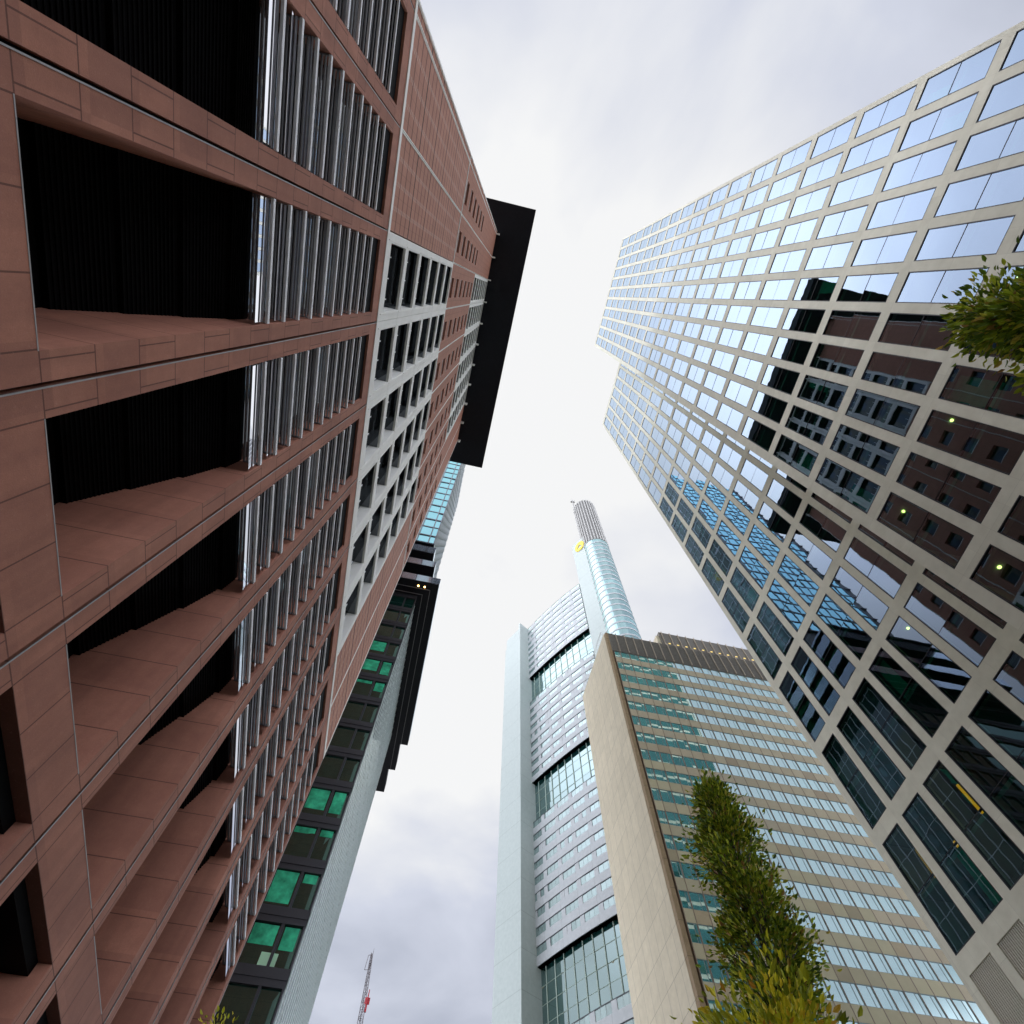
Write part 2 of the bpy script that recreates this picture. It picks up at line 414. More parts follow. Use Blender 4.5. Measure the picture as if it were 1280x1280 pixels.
# upper slotted storeys
SL0, SLP, SLH = 53.1, 4.08, 2.0
sw = MB()
for k in range(10):
    a = jt[k]+.06 if k else -9.1
    b = jt[k+1]-.06; s0, s1 = jt[k]+1.15, jt[k]+2.80
    zt = 76.2
    sw.box(DEEP, XL-.01, a, s0, 51.55, zt); sw.box(DEEP, XL-.01, s1, b, 51.55, zt)
    z = 51.55
    for i in range(6):
        zz = SL0+SLP*i-.9
        sw.box(DEEP, XL-.01, s0, s1, z, zz); z = zz+SLH
    sw.box(DEEP, XL-.01, s0, s1, z, zt)
    if k < 2 or k > 7: sw.box(DEEP, XL-.01, a, b, zt, 106.4)
sw.build('slotted_wall', M['slotstone'], T)
p0 = None
for k in range(10):
    for i in range(6):
        zz = SL0+SLP*i-.9; y0 = jt[k]+1.15
        if p0 is None:
            b_ = MB(); b_.box(XL-.45, XL-.40, 0, 1.65, 0, SLH); p0 = b_.build('slot_window', M['blackglass'], T)
            q_ = MB(); q_.box(XL-.40, XL+.02, -.0, 1.65, -.05, .03); q_.build('sill', M['alu'], p0)
            p0.location = (0, y0, zz)
        else: copy_part(p0, T, (0, y0, zz))
# cream window bays
def bay_window(h, w_, o_, dep, name):
    f_ = MB(); th = .10
    f_.box(XL-th, XL+.02, 0, o_[0], 0, h); f_.box(XL-dep, XL+.02, o_[1], w_, 0, h)
    f_.box(XL-th, XL+.02, o_[0], o_[1], 0, o_[2]); f_.box(XL-th, XL+.02, o_[0], o_[1], o_[3], h)
    f_.box(XL+.02, XL+.045, o_[0]-.12, o_[0]-.07, .04, h-.04); f_.box(XL+.02, XL+.045, o_[1]+.07, o_[1]+.12, .04, h-.04)
    o = f_.build(name, M['white'], T)
    p_ = MB(); p_.box(XL-dep-.05, XL-dep+.02, o_[0]-.02, o_[1], o_[2]-.02, o_[3]+.02); p_.box(XL-dep+.02, XL-th-.003, o_[0]-.3, o_[1], o_[3]+.0, o_[3]+.12); p_.build('pane', M['blackglass'], o)
    for i in range(3):
        b_ = MB(); yy = o_[0]+(o_[1]-o_[0])*(i+.6)/3.2
        b_.box(XL-.12, XL-.08, yy, yy+.05, o_[2], o_[2]+.75); b_.box(XL-.30, XL-.12, yy, yy+.05, o_[2]+.55, o_[2]+.60)
        b_.build('bracket', M['alu'], o)
    return o
bw = None
for k in range(2, 8):
    for i in range(6):
        pos = (0, jt[k]+.01, 27.36+3.99*i)
        if bw is None: bw = bay_window(3.97, JP-.02, (.40, 3.27, .60, 3.84), .60, 'bay_window'); bw.location = pos
        else: copy_part(bw, T, pos)
tw = None
for k in range(2, 8):
    for i in range(7):
        pos = (0, jt[k]+.065, 76.25+4.3*i)
        if tw is None: tw = bay_window(4.27, JP-.13, (.36, 3.2, .55, 4.05), .5, 'top_window'); tw.location = pos
        else: copy_part(tw, T, pos)
# black stepped ventilation louvres and the slatted fins above them
lv = MB()
a, b = 0.0, JP-.90
for (z0, z1, xa, xb) in ((0, 2.8, -8.12, -8.02), (2.8, 3.95, -7.90, -7.50), (3.95, 5.1, -7.40, -7.02), (5.1, 6.25, -6.92, -6.60), (6.25, 7.0, -6.50, -6.43)):
    q = len(lv.v)
    lv.v += [(DEEP+.01, a, z0), (xa, a, z0), (xb, a, z1), (DEEP+.01, a, z1), (DEEP+.01, b, z0), (xa, b, z0), (xb, b, z1), (DEEP+.01, b, z1)]
    for f in ((0, 1, 2, 3), (4, 7, 6, 5), (1, 5, 6, 2), (0, 4, 5, 1), (3, 2, 6, 7)): lv.f.append(tuple(q+i for i in f)); lv.m.append(0)
    n = int((z1-z0)/.085)
    for i in range(n):
        zz = z0+.085*i; x1 = xa+(xb-xa)*i/n; lv.box(x1-.02, x1+.022, a, b, zz, zz+.045)
lv.box(DEEP+.01, -6.42, a, b, 7.0, 17.17, 1); lv.box(-6.42, XL-.10, a, b, 16.45, 17.165, 0)
lv0 = lv.build('louvre_screen', [M['black'], M['blackglass']], T)
fn = MB()
fn.box(XL-.05, XL+.02, .02, b-.02, -.055, .055, 0)
for i in range(4):
    x = XL-.14-.095*i
    fn.box(x-.016, x+.013, .05, b-.05, -.05, .05, 1)
fn.box(XL-.45, XL-.05, .02, .05, -.05, .05, 1); fn.box(XL-.45, XL-.05, b-.05, b-.02, -.05, .05, 1)
fin0 = fn.build('fin', [M['alu'], M['slat']], lv0)
for i in range(1, 10):
    c = fin0.copy(); col.objects.link(c); c.parent = lv0; c.location = (0, 0, 15.72-8.83+.995*i)
fin0.location = (0, 0, 15.72-8.83)
for i, (q0, q1) in enumerate(((.62, .12), (.50, .12), (.44, .14), (.30, .14), (.26, .16))):
    gb = MB(); z = 15.72-8.83+.995*i
    for r in range(2): gb.quad((XL-.04, .06, z-q0+(q0-q1)*r/2+.012), (XL-.04, b-.06, z-q0+(q0-q1)*r/2+.012), (XL-.06, b-.06, z-q0+(q0-q1)*(r+1)/2-.012), (XL-.06, .06, z-q0+(q0-q1)*(r+1)/2-.012))
    gb.build('glass_blade', M['blade'], lv0)
lv0.location = (0, jt[0]+.46, 8.83)
for k in range(1, 10): copy_part(lv0, T, (0, jt[k]+.46, 8.83))
rf = MB(); rf.box(-48.5, -.1, -13.7, 32.9, 106.5, 107.6); rf.box(-48.3, -.3, -13.5, 32.7, 107.6, 109)
for x in (-1.6, -3.2, -4.8):
    rf.box(x-.03, x+.03, -13.6, 32.8, 106.47, 106.5)
for y in range(-12, 32, 4): rf.box(-5.8, -.3, y, y+.04, 106.48, 106.5)
rf.build('roof', M['roofdark'], T)

# ------------------------------------------------------------------ right: pale limestone grid tower, the front block and the one set back
T = thing('grid_tower', 'pale limestone skyscraper with a grid of tall mirrored windows, filling the right side', 'skyscraper')
zA = lambda z: 1.6+(z-1.6)*1.25
XA, XB = 25.0, 30.3
rowsA = [129.0, 122.0, 114.8, 108.0, 101.8, 95.6, 89.6, 83.2, 77.1, 70.9, 64.6, 58.7, 52.6, 46.5, 40.4, 34.45, 28.25, 22.1, 16.0]
rowsA = [(zA(b), zA((rowsA[i-1]-.80) if i else 136.0)) for i, b in enumerate(rowsA)]
colsA = [(-20.07+2.6125*k, -20.07+2.6125*k+1.97) for k in range(11)]
sB = 30.3/30.5
zB = lambda z: 1.6+(z-1.6)*sB
rowsB = [143.7, 133.9, 124.2, 115.5, 106.8, 98.0, 89.2, 81.5, 73.9, 66.3, 58.7, 51.1, 43.5, 35.9, 28.2, 20.65]
rowsB = [(zB(b), zB((rowsB[i-1]-1.05) if i else 153.0)) for i, b in enumerate(rowsB)]
colsB = [((9.15+2.7*k)*sB, (9.15+2.7*k+2.05)*sB) for k in range(7)]
wl = MB()
def grid_wall(x, ya, yb, cols, rows, ztop, zbase):
    ys = [ya]+[v for c in cols for v in c]+[yb]
    for i in range(0, len(ys), 2): wl.box(x, x+.5, ys[i], ys[i+1], 0, ztop)
    for (c0, c1) in cols:
        z = ztop
        for (b, t) in rows:
            wl.box(x, x+.5, c0, c1, t, z); z = b
        wl.box(x, x+.5, c0, c1, zbase, z)
grid_wall(XA, -20.5, 8.8, colsA, rowsA, 171.2, 0)
grid_wall(XB, 8.3, 27.85, colsB, rowsB, 154.3, 19.6)
wl.box(XA+.5, 62, -20.5, -20.0, 0, 171); wl.box(XA+.5, XB, 8.3, 8.8, 0, 171); wl.box(XB+.5, 62, 8.31, 8.79, 154, 171); wl.box(XB+.5, 69, 27.35, 27.85, 0, 154.2)
wl.box(61.5, 62, -20, 8.3, 0, 171); wl.box(68.5, 69, 8.8, 27.35, 0, 154.2)
wl.box(XA+.5, 61.5, -20, 8.3, 170.2, 171); wl.box(XB+.5, 68.5, 8.8, 27.35, 153.4, 154.1)
wl.box(XA-.03, XA, -20.5, 8.8, 171.0, 171.35)
for (c0, c1) in colsB: wl.box(XB+.3, XB+.5, c0, c1, 0, 19.6)
# rear faces (towards the neighbours): strip windows
wl.build('wall', M['beige'], T)
rr = MB()
for i in range(36):
    z = 12+4.0*i
    if z < 150: rr.box(31, 68.6, 27.85, 27.9, z, z+3.3)
rr.build('rear_window_band', opaque_glass('teal_rear_glass', (.35, .65, .65), (.008, .045, .04), .2), T)
# rooms behind the glass
rm = MB()
rm.box(XA+4.5, XA+4.7, -19.9, 8.2, 0, 169, 0); rm.box(XB+4.5, XB+4.7, 8.9, 27.2, 19, 152, 0)
for rows, x, ya, yb in ((rowsA, XA, -19.9, 8.2), (rowsB, XB, 8.9, 27.2)):
    for (b, t) in rows:
        m_ = (b+t)/2
        rm.box(x+.55, x+4.4, ya, yb, m_-.12, m_+.12, 1); rm.box(x+.55, x+4.4, ya, yb, t+.05, t+.35, 1)
rm.build('interior', [M['room'], M['slabconc']], T)
lm = MB(); 
lights = []
def win(mb_f, mb_p, x, c0, c1, b, t, jit=True):
    w_ = .055; c0 += .003; c1 -= .003; b += .003; t -= .003
    mb_f.box(x-.004, x+.22, c0, c0+w_, b, t); mb_f.box(x-.004, x+.22, c1-w_, c1, b, t)
    mb_f.box(x-.004, x+.22, c0+w_, c1-w_, b, b+w_); mb_f.box(x-.004, x+.22, c0+w_, c1-w_, t-w_, t)
    m_ = (b+t)/2; mb_f.box(x+.03, x+.2, c0+w_, c1-w_, m_-.016, m_+.016)
    for (p, q) in ((b+w_, m_-.016), (m_+.016, t-w_)):
        a_, e_ = (random.uniform(-.006, .006), random.uniform(-.010, .010)) if jit else (0, 0)
        mb_p.quad((x+.045-a_, c0+w_, p), (x+.045-a_-e_, c0+w_, q), (x+.045+a_-e_, c1-w_, q), (x+.045+a_, c1-w_, p))
allw = []
for (x, cols, rows) in ((XA, colsA, rowsA), (XB, colsB, rowsB)):
    for (b, t) in rows:
        for (c0, c1) in cols:
            P = (x, (c0+c1)/2, (b+t)/2)
            if in_view(P, 120): allw.append((px_size(P, (t-b)*x*.001/(Vector(P).length)), x, c0, c1, b, t))
            else: allw.append((-1, x, c0, c1, b, t))
allw.sort(reverse=True)
bl = MB()
restf, restp = MB(), MB()
for i, (s_, x, c0, c1, b, t) in enumerate(allw):
    if i < 100:
        f_, p_ = MB(), MB(); win(f_, p_, x, c0, c1, b, t)
        o = f_.build('window', M['frame'], T); p_.build('pane', M['pane'], o)
    else: win(restf, restp, x, c0, c1, b, t)
    if random.random() < .16:
        m_ = (b+t)/2; q = random.choice(((b+.1, m_-.13), (m_+.13, t-.1)))
        ya = random.uniform(c0, c0+.9); yb = random.uniform(ya+.5, c1+.3)
        bl.quad((x+.52, ya, q[0]), (x+.52, yb, q[0]), (x+.52, yb, q[1]), (x+.52, ya, q[1]))
    if s_ > 0 and t < 52 and random.random() < .22:
        lights.append((x+random.uniform(.9, 2.0), random.uniform(c0+.3, c1-.3), t-.0))
ro = restf.build('window', M['frame'], T); tag(ro, kind='stuff'); rp = restp.build('pane', M['pane'], ro); tag(rp, kind='stuff')
bl.build('blind', M['blind'], T)
for (x, y, z) in lights[:5]:
    l_ = MB(); l_.bar((x, y, z-.02), (x, y, z+.04), .09, k=10); l_.build('ceiling_lamp', M['lamp'], T)
for (y, z) in ((25.9, 24.0), (23.3, 22.6), (20.6, 24.2)):
    l_ = MB(); l_.box(XB+.9, XB+1.0, y, y+.14, z, z+1.9); l_.build('wall_lamp', lamp_mat('amber_wall_lamp', (1, .20, .01), 1.6), T)
for i, (c0, c1) in enumerate(colsB):
    v_ = MB(); n = 15
    for q in range(n): v_.box(XB+.06, XB+.25, c0+(c1-c0)*q/n+.02, c0+(c1-c0)*(q+.5)/n+.02, 8, 19.6)
    v_.quad((XB+.27, c0, 8), (XB+.27, c1, 8), (XB+.27, c1, 19.6), (XB+.27, c0, 19.6), 1)
    v_.build('vent_grille', [M['vent'], M['black']], T)

# ------------------------------------------------------------------ ahead right: tan slab office building
T = thing('slab_building', 'tan slab office building with rows of curtained windows and a blank stone flank', 'office building')
SG = 60/77.4
zg = lambda z: 1.6+(z-1.6)*SG
YG = 60.0
XC, XF, XR = 31.95, 32.9, 70.0
b_ = MB()
b_.box(XC, XC+.62, 60.7, 77.4, 0, 99.4)                              # flank
b_.build('flank_wall', M['tan'], T)
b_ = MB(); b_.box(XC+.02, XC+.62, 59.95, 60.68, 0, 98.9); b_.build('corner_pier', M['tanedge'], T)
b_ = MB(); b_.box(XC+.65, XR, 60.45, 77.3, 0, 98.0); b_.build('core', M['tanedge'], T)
rowsG = [(zg(117.0), zg(119.35))]+[(zg(112.3-4.69*i), zg(115.0-4.69*i)) for i in range(23)]
colsG = [(XF, 34.18)]+[(34.18+1.876*k, 34.18+1.876*(k+1)) for k in range(19)]
m_ = Mat('varied_tan_panels'); gi = m_.n('ShaderNodeNewGeometry'); v, p = m_.obj()
c = m_.ramp(gi.outputs['Random Per Island'], [(0, (.36, .28, .18)), (.12, (.43, .36, .24)), (.3, (.46, .385, .255)), (.8, (.50, .42, .28)), (1, (.42, .36, .25))])
c = m_.mix(m_.math('MULTIPLY', m_.noise(v, 2.5, 4), .25), c, (.25, .20, .13)); m_.base(c, .6, 0, .4)
M['spandrel'] = m_.m
SPM = [stone('tan_panel', tuple(x*.92 for x in q), q, .6, None, .3, .1, .4).m for q in ((.49, .43, .265), (.49, .43, .265), (.45, .39, .24), (.44, .385, .245), (.51, .45, .285), (.49, .43, .265), (.36, .30, .18), (.44, .35, .21))]
sp = MB(); mu = MB(); pan = []
z = rowsG[0][0]
for i in range(1, len(rowsG)):
    for (a, b) in colsG:
        P = ((a+b)/2, YG, rowsG[i][1]); pan.append((px_size(P) if in_view(P, 10) else -1, a, b, i))
pan.sort(reverse=True)
for q, (s_, a, b, i) in enumerate(pan):
    o_ = MB() if q < 100 else sp
    o_.box(a+.055, b-.055, YG-.02, YG+.4, rowsG[i][1], rowsG[i-1][0])
    if q < 100: o_.build('spandrel_panel', random.choice(SPM), T)
for (a, b) in colsG: mu.box(b-.055, b+.055, YG-.035, YG+.42, 0, rowsG[0][1])
mu.box(XF-.05, XF+.05, YG-.03, YG+.42, 0, rowsG[0][1])
tag(sp.build('spandrel_panel', M['spandrel'], T), kind='stuff'); mu.build('mullions', M['brownmullion'], T)
tb = MB(); tb.box(XF-.3, XR, YG-.05, YG+.4, rowsG[0][1]+.02, 98.85, 0)
for (a, b) in colsG: tb.box(b-.06, b+.06, YG-.32, YG-.05, rowsG[0][1]+.02, 98.9, 1)
n = 180
for i in range(n):
    x = XF+(XR-XF)*i/n; tb.box(x, x+.06, YG-.10, YG-.05, rowsG[0][1]+.1, 98.7, 0)
tb.build('louvred_crown', [M['bronze'], M['bronzefin']], T)
ub = MB(); ub.box(46.9, XR, 63.0, 76, 98, 108.4, 0); ub.box(46.2, 46.9, 63.4, 76, 98, 107.4, 2)
for k in range(14):
    x = 47.5+1.95*k; ub.box(x-.06, x+.06, 62.75, 63.0, 98, 108.5, 1)
ub.build('penthouse', [M['bronze'], M['bronzefin'], M['tan']], T)
for k in range(12):
    l_ = MB(); x = 48.35+1.95*k; l_.box(x, x+.45, 62.9, 62.99, 104.25, 104.5); l_.build('lamp', M['lampy'], T)
rl = MB()                                                           # window-cleaning rail along the flank's top
for i in range(13):
    y = 60.9+1.36*i
    rl.bar((XC+.1, y, 99.3), (XC-.55, y, 99.75), .05, k=5); rl.bar((XC+.3, y, 99.3), (XC-.1, y, 100.2), .04, k=5)
rl.bar((XC-.55, 60.6, 99.75), (XC-.55, 77.4, 99.75), .05, k=5)
rl.build('roof_rail', M['alu'], T)
M['gframe'] = simple('grey_green_frame', (.22, .26, .25), .4, .3)
M['gpane'] = opaque_glass('teal_office_glass', (.80, 1.0, .985), (.035, .21, .19), .78, .02, .5)
M['curtain'] = simple('pale_curtain', (.45, .60, .60), .8, 0, .2, .1)
wg = []
for i, (b, t) in enumerate(rowsG):
    for (a, c1) in colsG:
        P = ((a+c1)/2, YG, (b+t)/2); wg.append((px_size(P) if in_view(P, 10) else -1, a, c1, b, t))
wg.sort(reverse=True)
def gwin(f_, p_, a, c1, b, t):
    a += .055; c1 -= .055
    f_.box(a, c1, YG+.0, YG+.3, t-.07, t); f_.box(a, c1, YG+.0, YG+.3, b, b+.06)
    f_.box(a, a+.05, YG+.0, YG+.3, b+.06, t-.07); f_.box(c1-.05, c1, YG+.0, YG+.3, b+.06, t-.07)
    x = a+(c1-a)*.68; f_.box(x-.03, x+.03, YG+.02, YG+.3, b+.06, t-.07)
    e_ = random.uniform(-.012, .012)
    p_.quad((a, YG+.05, b+.05), (x, YG+.05, b+.05), (x, YG+.05+e_, t-.05), (a, YG+.05+e_, t-.05))
    e_ = random.uniform(-.012, .012)
    p_.quad((x, YG+.05, b+.05), (c1, YG+.05, b+.05), (c1, YG+.05+e_, t-.05), (x, YG+.05+e_, t-.05))
restf, restp = MB(), MB()
for i, (s_, a, c1, b, t) in enumerate(wg):
    if i < 100:
        f_, p_ = MB(), MB(); gwin(f_, p_, a, c1, b, t); o = f_.build('window', M['gframe'], T); p_.build('pane', M['gpane'], o)
    else: gwin(restf, restp, a, c1, b, t)
ro = restf.build('window', M['gframe'], T); tag(ro, kind='stuff'); tag(restp.build('pane', M['gpane'], ro), kind='stuff')

# ------------------------------------------------------------------ ahead: the pale green skyscraper with sky gardens, logo shaft and round top
T = thing('curved_skyscraper', 'pale green skyscraper with a curved banded front, open sky gardens and a grey round top', 'skyscraper')
def shell(name, tint1, tint2, lines, rough=.35, jw=.05):
    return stone(name, tint1, tint2, rough, lines, .25, .1).m
M['mint'] = shell('pale_green_cladding', (.42, .475, .45), (.48, .535, .505), [(2, 8.4, .07, 0)])
M['greyband'] = shell('grey_white_cladding', (.42, .445, .45), (.50, .52, .525), [(0, 2.9, .03, 0)])
M['mintglass'] = opaque_glass('pale_green_glass', (.58, .69, .68), (.22, .30, .29), .42, .06, .25)
M['gardenglass'] = opaque_glass('garden_glass', (.72, .90, .90), (.008, .04, .036), .40)
M['gardensoffit'] = simple('olive_soffit', (.20, .19, .12), .7)
M['greyrib'] = simple('grey_ribs', (.46, .45, .42), .5, .1)
M['darkline'] = simple('dark_shadow_gap', (.03, .035, .04), .6)
Pc = [(34.2, 146.1), (37.95, 138.4), (43.4, 128.3), (48.75, 119.6), (53.5, 113.0)]
def curve(t):                                                       # smooth plan of the convex front
    t = max(0, min(1, t)); n = len(Pc)
    s = 0.0                                                         # Lagrange through the five measured plan points
    xs = [0, .23, .535, .80, 1.0]; r = [0, 0]
    for i in range(n):
        L = 1
        for j in range(n):
            if j != i: L *= (t-xs[j])/(xs[i]-xs[j])
        r[0] += L*Pc[i][0]; r[1] += L*Pc[i][1]
    return Vector((r[0], r[1], 0))
nrm = Vector((-.864, -.504, 0)); che = Vector((.504, -.864, 0))
def strip(mb, t0, t1, d0, d1, z0, z1, n=14, m=0):
    for i in range(n):
        a = t0+(t1-t0)*i/n; b = t0+(t1-t0)*(i+1)/n
        A, B = curve(a), curve(b); o1 = nrm*d1; o0 = nrm*d0
        q = len(mb.v)
        for z in (z0, z1):
            for p in (A+o0, B+o0, B+o1, A+o1): mb.v.append((p.x, p.y, z))
        for f in ((0, 3, 2, 1), (4, 5, 6, 7), (2, 3, 7, 6)): mb.f.append(tuple(q+k for k in f)); mb.m.append(m)
        if i == 0: mb.f.append((q+3, q, q+4, q+7)); mb.m.append(m)
        if i == n-1: mb.f.append((q+1, q+2, q+6, q+5)); mb.m.append(m)
blocks = [(185.6, 221.5, 9), (133.8, 171.0, 9), (81.7, 119.5, 9), (20.0, 67.4, 11)]
gaps = MB(); cw = []
for (z0, z1, n) in blocks:
    h = (z1-z0)/n
    for i in range(n):
        zz = z0+h*i
        bands = MB(); strip(bands, 0, 1, -1.5, .0, zz, zz+h*.50); bands.build('spandrel_band', M['greyband'], T)
        gaps = MB()
        strip(gaps, 0, 1, -1.5, -.10, zz+h*.95, zz+h); gaps.build('shadow_gap', M['darkline'], T)
        NW = 26
        for k in range(NW):
            kk = k % 8
            cw.append((i, zz+h*.50, zz+h*.95, (k+.02)/NW, (k+.98)/NW, kk in (2, 6) or random.random() < .06))
cw.sort(key=lambda r: r[1])
vis = [r for r in cw if r[1] > 60 and not r[5]]
keep = set(id(r) for r in [r for r in vis if r[1] > 80][:100])
rest, solid = MB(), MB()
def cpane(mb, r, d):
    A, B = curve(r[3])+nrm*d, curve(r[4])+nrm*d
    mid = (A+B)/2; j = random.uniform(-.03, .03)
    mb.quad((A.x, A.y, r[1]), (B.x, B.y, r[1]), (B.x+nrm.x*j, B.y+nrm.y*j, r[2]), (A.x+nrm.x*j, A.y+nrm.y*j, r[2]))
nb = 0
for r in sorted(cw, key=lambda r: (r[1] < 60, r[1])):
    if r[5]:
        nb += 1
        if nb <= 100: p_ = MB(); cpane(p_, r, -.06); p_.build('blank_panel', M['greyband'], T)
        else: cpane(solid, r, -.06)
    elif id(r) in keep:
        p_ = MB(); cpane(p_, r, -.15); p_.build('window', M['mintglass'], T)
    else: cpane(rest, r, -.15)
tag(rest.build('window', M['mintglass'], T), kind='stuff'); tag(solid.build('blank_panel', M['greyband'], T), kind='stuff')
core = MB(); strip(core, 0, 1, -9, -1.5, 0, 220, n=14, m=0); core.build('core', M['gardensoffit'], T)
for (z0, z1) in ((171.0, 185.6), (119.5, 133.8), (67.4, 81.7)):
    gm = MB()
    strip(gm, .0, 1, -4.0, -.2, z1, z1+.4, n=14)                     # soffit of the storey above
    gm.build('garden_soffit', M['gardensoffit'], T)
    gf, gp = MB(), MB()
    NC = 11
    hh = z1-z0
    for k in range(NC):
        a, b = .10+.9*k/NC, .10+.9*(k+1)/NC
        A, B = curve(a)+nrm*-1.45, curve(b)+nrm*-1.45
        for q in range(4):
            za, zb = z0+(hh)*(q/4.0), z0+hh*((q+1)/4.0)
            j = random.uniform(-.05, .05)
            gp.quad((A.x, A.y, za), (B.x, B.y, za), (B.x+nrm.x*j, B.y+nrm.y*j, zb), (A.x+nrm.x*j, A.y+nrm.y*j, zb))
            gf.bar((A.x, A.y, za), (B.x, B.y, za), .10, k=4)
        gf.bar((A.x+nrm.x*.1, A.y+nrm.y*.1, z0), (A.x+nrm.x*.1, A.y+nrm.y*.1, z1), .14, k=4)
    gp.build('garden_glazing', M['gardenglass'], T); gf.build('garden_frame', simple('sage_frame', (.32, .40, .34), .5), T)
# left pilaster and right logo shaft
def slab(A, B, depth, z0, z1, mb, back=0):
    A = Vector((*A, 0)); B = Vector((*B, 0)); n = -nrm
    pts = [A, B, B+n*depth, A+n*depth]; mb.prism([(p.x, p.y) for p in pts], z0, z1)
pl = MB(); slab((27.6, 147.5), (31.6, 139.9), 9, 0, 217, pl); slab((31.6, 139.9), (32.0, 139.2), 9, 0, 221.2, pl)
slab((27.3, 148.1), (27.6, 147.5), 9, 0, 210, pl)
pl.build('corner_shaft', M['mint'], T)
sh = MB(); SA, SB = Vector((52.3, 109.7, 0)), Vector((57.4, 101.6, 0)); slab(SA[:2], SB[:2], 8, 0, 253.5, sh)
sh.build('logo_shaft', M['mint'], T)
# cylinder: glass below, ribbed grey above
CCx, CCy, CR = 62.0, 103.9, 6.1
def cyl(mb, r, z0, z1, n=48, m=0):
    mb.prism([(CCx+r*math.cos(2*math.pi*i/n), CCy+r*math.sin(2*math.pi*i/n)) for i in range(n)], z0, z1, m)
cg, cb = MB(), MB()
h = 4.0
for i in range(60):
    z0 = 2+4*i
    if z0 > 238: break
    cyl(cb, CR, z0, z0+.9); cyl(cg, CR-.08, z0+.9, z0+4)
cg.build('stair_glazing', opaque_glass('stair_glass', (.60, .78, .80), (.12, .24, .24), .5, .12, .6), T, False); cb.build('floor_bands', M['greyband'], T)
gt = MB(); cyl(gt, CR-.35, 242, 296.0, 48, 1)
for i in range(26):
    a = 2*math.pi*i/26; x, y = CCx+(CR-.1)*math.cos(a), CCy+(CR-.1)*math.sin(a)
    gt.bar((x, y, 242), (x, y, 296.2), .30, k=6)
gt.build('round_crown', [M['greyrib'], simple('grey_crown_wall', (.17, .165, .155), .6)], T)
an = MB(); ax, ay = 55.3, 101.0
ax, ay = CCx-5.6, CCy+.6
for dx, dy in ((-.5, -.5), (.5, -.5), (.5, .5), (-.5, .5)): an.bar((ax+dx, ay+dy, 290), (ax+dx*.4, ay+dy*.4, 308), .12, k=5)
for i in range(8):
    z0 = 292+2*i; s = .5-.04*i; an.bar((ax-s, ay-s, z0), (ax+s, ay+s, z0+2), .08, k=4); an.bar((ax+s, ay-s, z0), (ax-s, ay+s, z0+2), .08, k=4)
an.box(ax-1.2, ax+1.2, ay-.5, ay+.5, 306.5, 308.5); an.bar((ax, ay, 308), (ax, ay, 312), .12, k=5)
an.build('antenna', M['greyrib'], T)
lg = MB(); mid = (SA+SB)/2+che*(-.3)+nrm*.1
NL = 40
ZL = 246.8
def lgp(u, z, d): p = mid+che*u+nrm*d; return (p.x, p.y, ZL+z)
outer = [(2.9*math.cos(2*math.pi*i/NL), 4.2*math.sin(2*math.pi*i/NL)) for i in range(NL)]
def tri(i):
    a = 2*math.pi*i/NL; ca, sa = math.cos(a), math.sin(a)
    # inner opening: a triangle pointing up
    best = 9e9
    for (nx, ny, dd) in ((0, -1, 1.5), (.83, .55, 1.0), (-.83, .55, 1.0)):
        k = nx*ca+ny*sa
        if k > 1e-6: best = min(best, dd/k)
    return (best*ca*.9, best*sa)
for i in range(NL):
    j = (i+1) % NL; a, b = outer[i], outer[j]; c, d = tri(i), tri(j)
    lg.quad(lgp(*a, .25), lgp(*b, .25), lgp(*d, .25), lgp(*c, .25)); lg.quad(lgp(*a, 0), lgp(*b, 0), lgp(*b, .25), lgp(*a, .25)); lg.quad(lgp(*c, .25), lgp(*d, .25), lgp(*d, 0), lgp(*c, 0))
lg.build('logo', simple('yellow_enamel', (.85, .62, .01), .4), T)

# ------------------------------------------------------------------ ahead left: dark glass building with three ledges under a teal glass tower
T = thing('ledged_tower', 'dark glass office building with overhanging black ledges and a teal glass tower on top', 'office tower')
M['darkglass'] = opaque_glass('dark_green_glass', (.55, .78, .70), (.006, .035, .028), .22)
M['darkmetal'] = simple('dark_grey_metal', (.035, .036, .042), .5, .2)
M['greenblind'] = simple('green_blind', (.05, .50, .27), .8, 0, .2, .5, 1.3)
M['tealglass'] = opaque_glass('teal_glass', (.37, .72, .82), (.04, .17, .17), .80, .01, .2)
M['skyglass'] = opaque_glass('pale_side_glass', (.92, 1.0, .97), (.02, .06, .05), .16, .02)
M['fascia'] = opaque_glass('pale_blue_fascia', (.80, .9, 1.0), (.35, .42, .5), .6, .08)
YD, XD = 44.0, -5.6
b_ = MB(); b_.box(-34, XD-.35, YD+.35, 72, 0, 76); b_.build('core', M['darkmetal'], T)
fr = MB(); pw = []
FP = 3.765
xs = [XD-.1, -7.15, -9.3, -11.4, -13.5, -15.6, -17.7, -19.8]
for i in range(20):
    z = 1.0+FP*i                                                    # bands between storeys
    fr.box(-34, XD, YD, YD+.4, z-.55, z+.55); fr.box(-34, XD+.02, YD-.06, YD, z-.12, z+.05)
for x in xs[1:]: fr.box(x-.10, x+.10, YD+.02, YD+.38, .0, 75)
fr.box(XD-.12, XD, YD+.01, YD+.39, 0, 75)
fr.build('facade_frame', M['darkmetal'], T)
first = True
pats = {15: (1, 0), 14: (1, 1), 13: (2, 3), 12: (0, 0), 9: (1, 1), 8: (2, 2), 7: (1, 2), 6: (3, 3)}
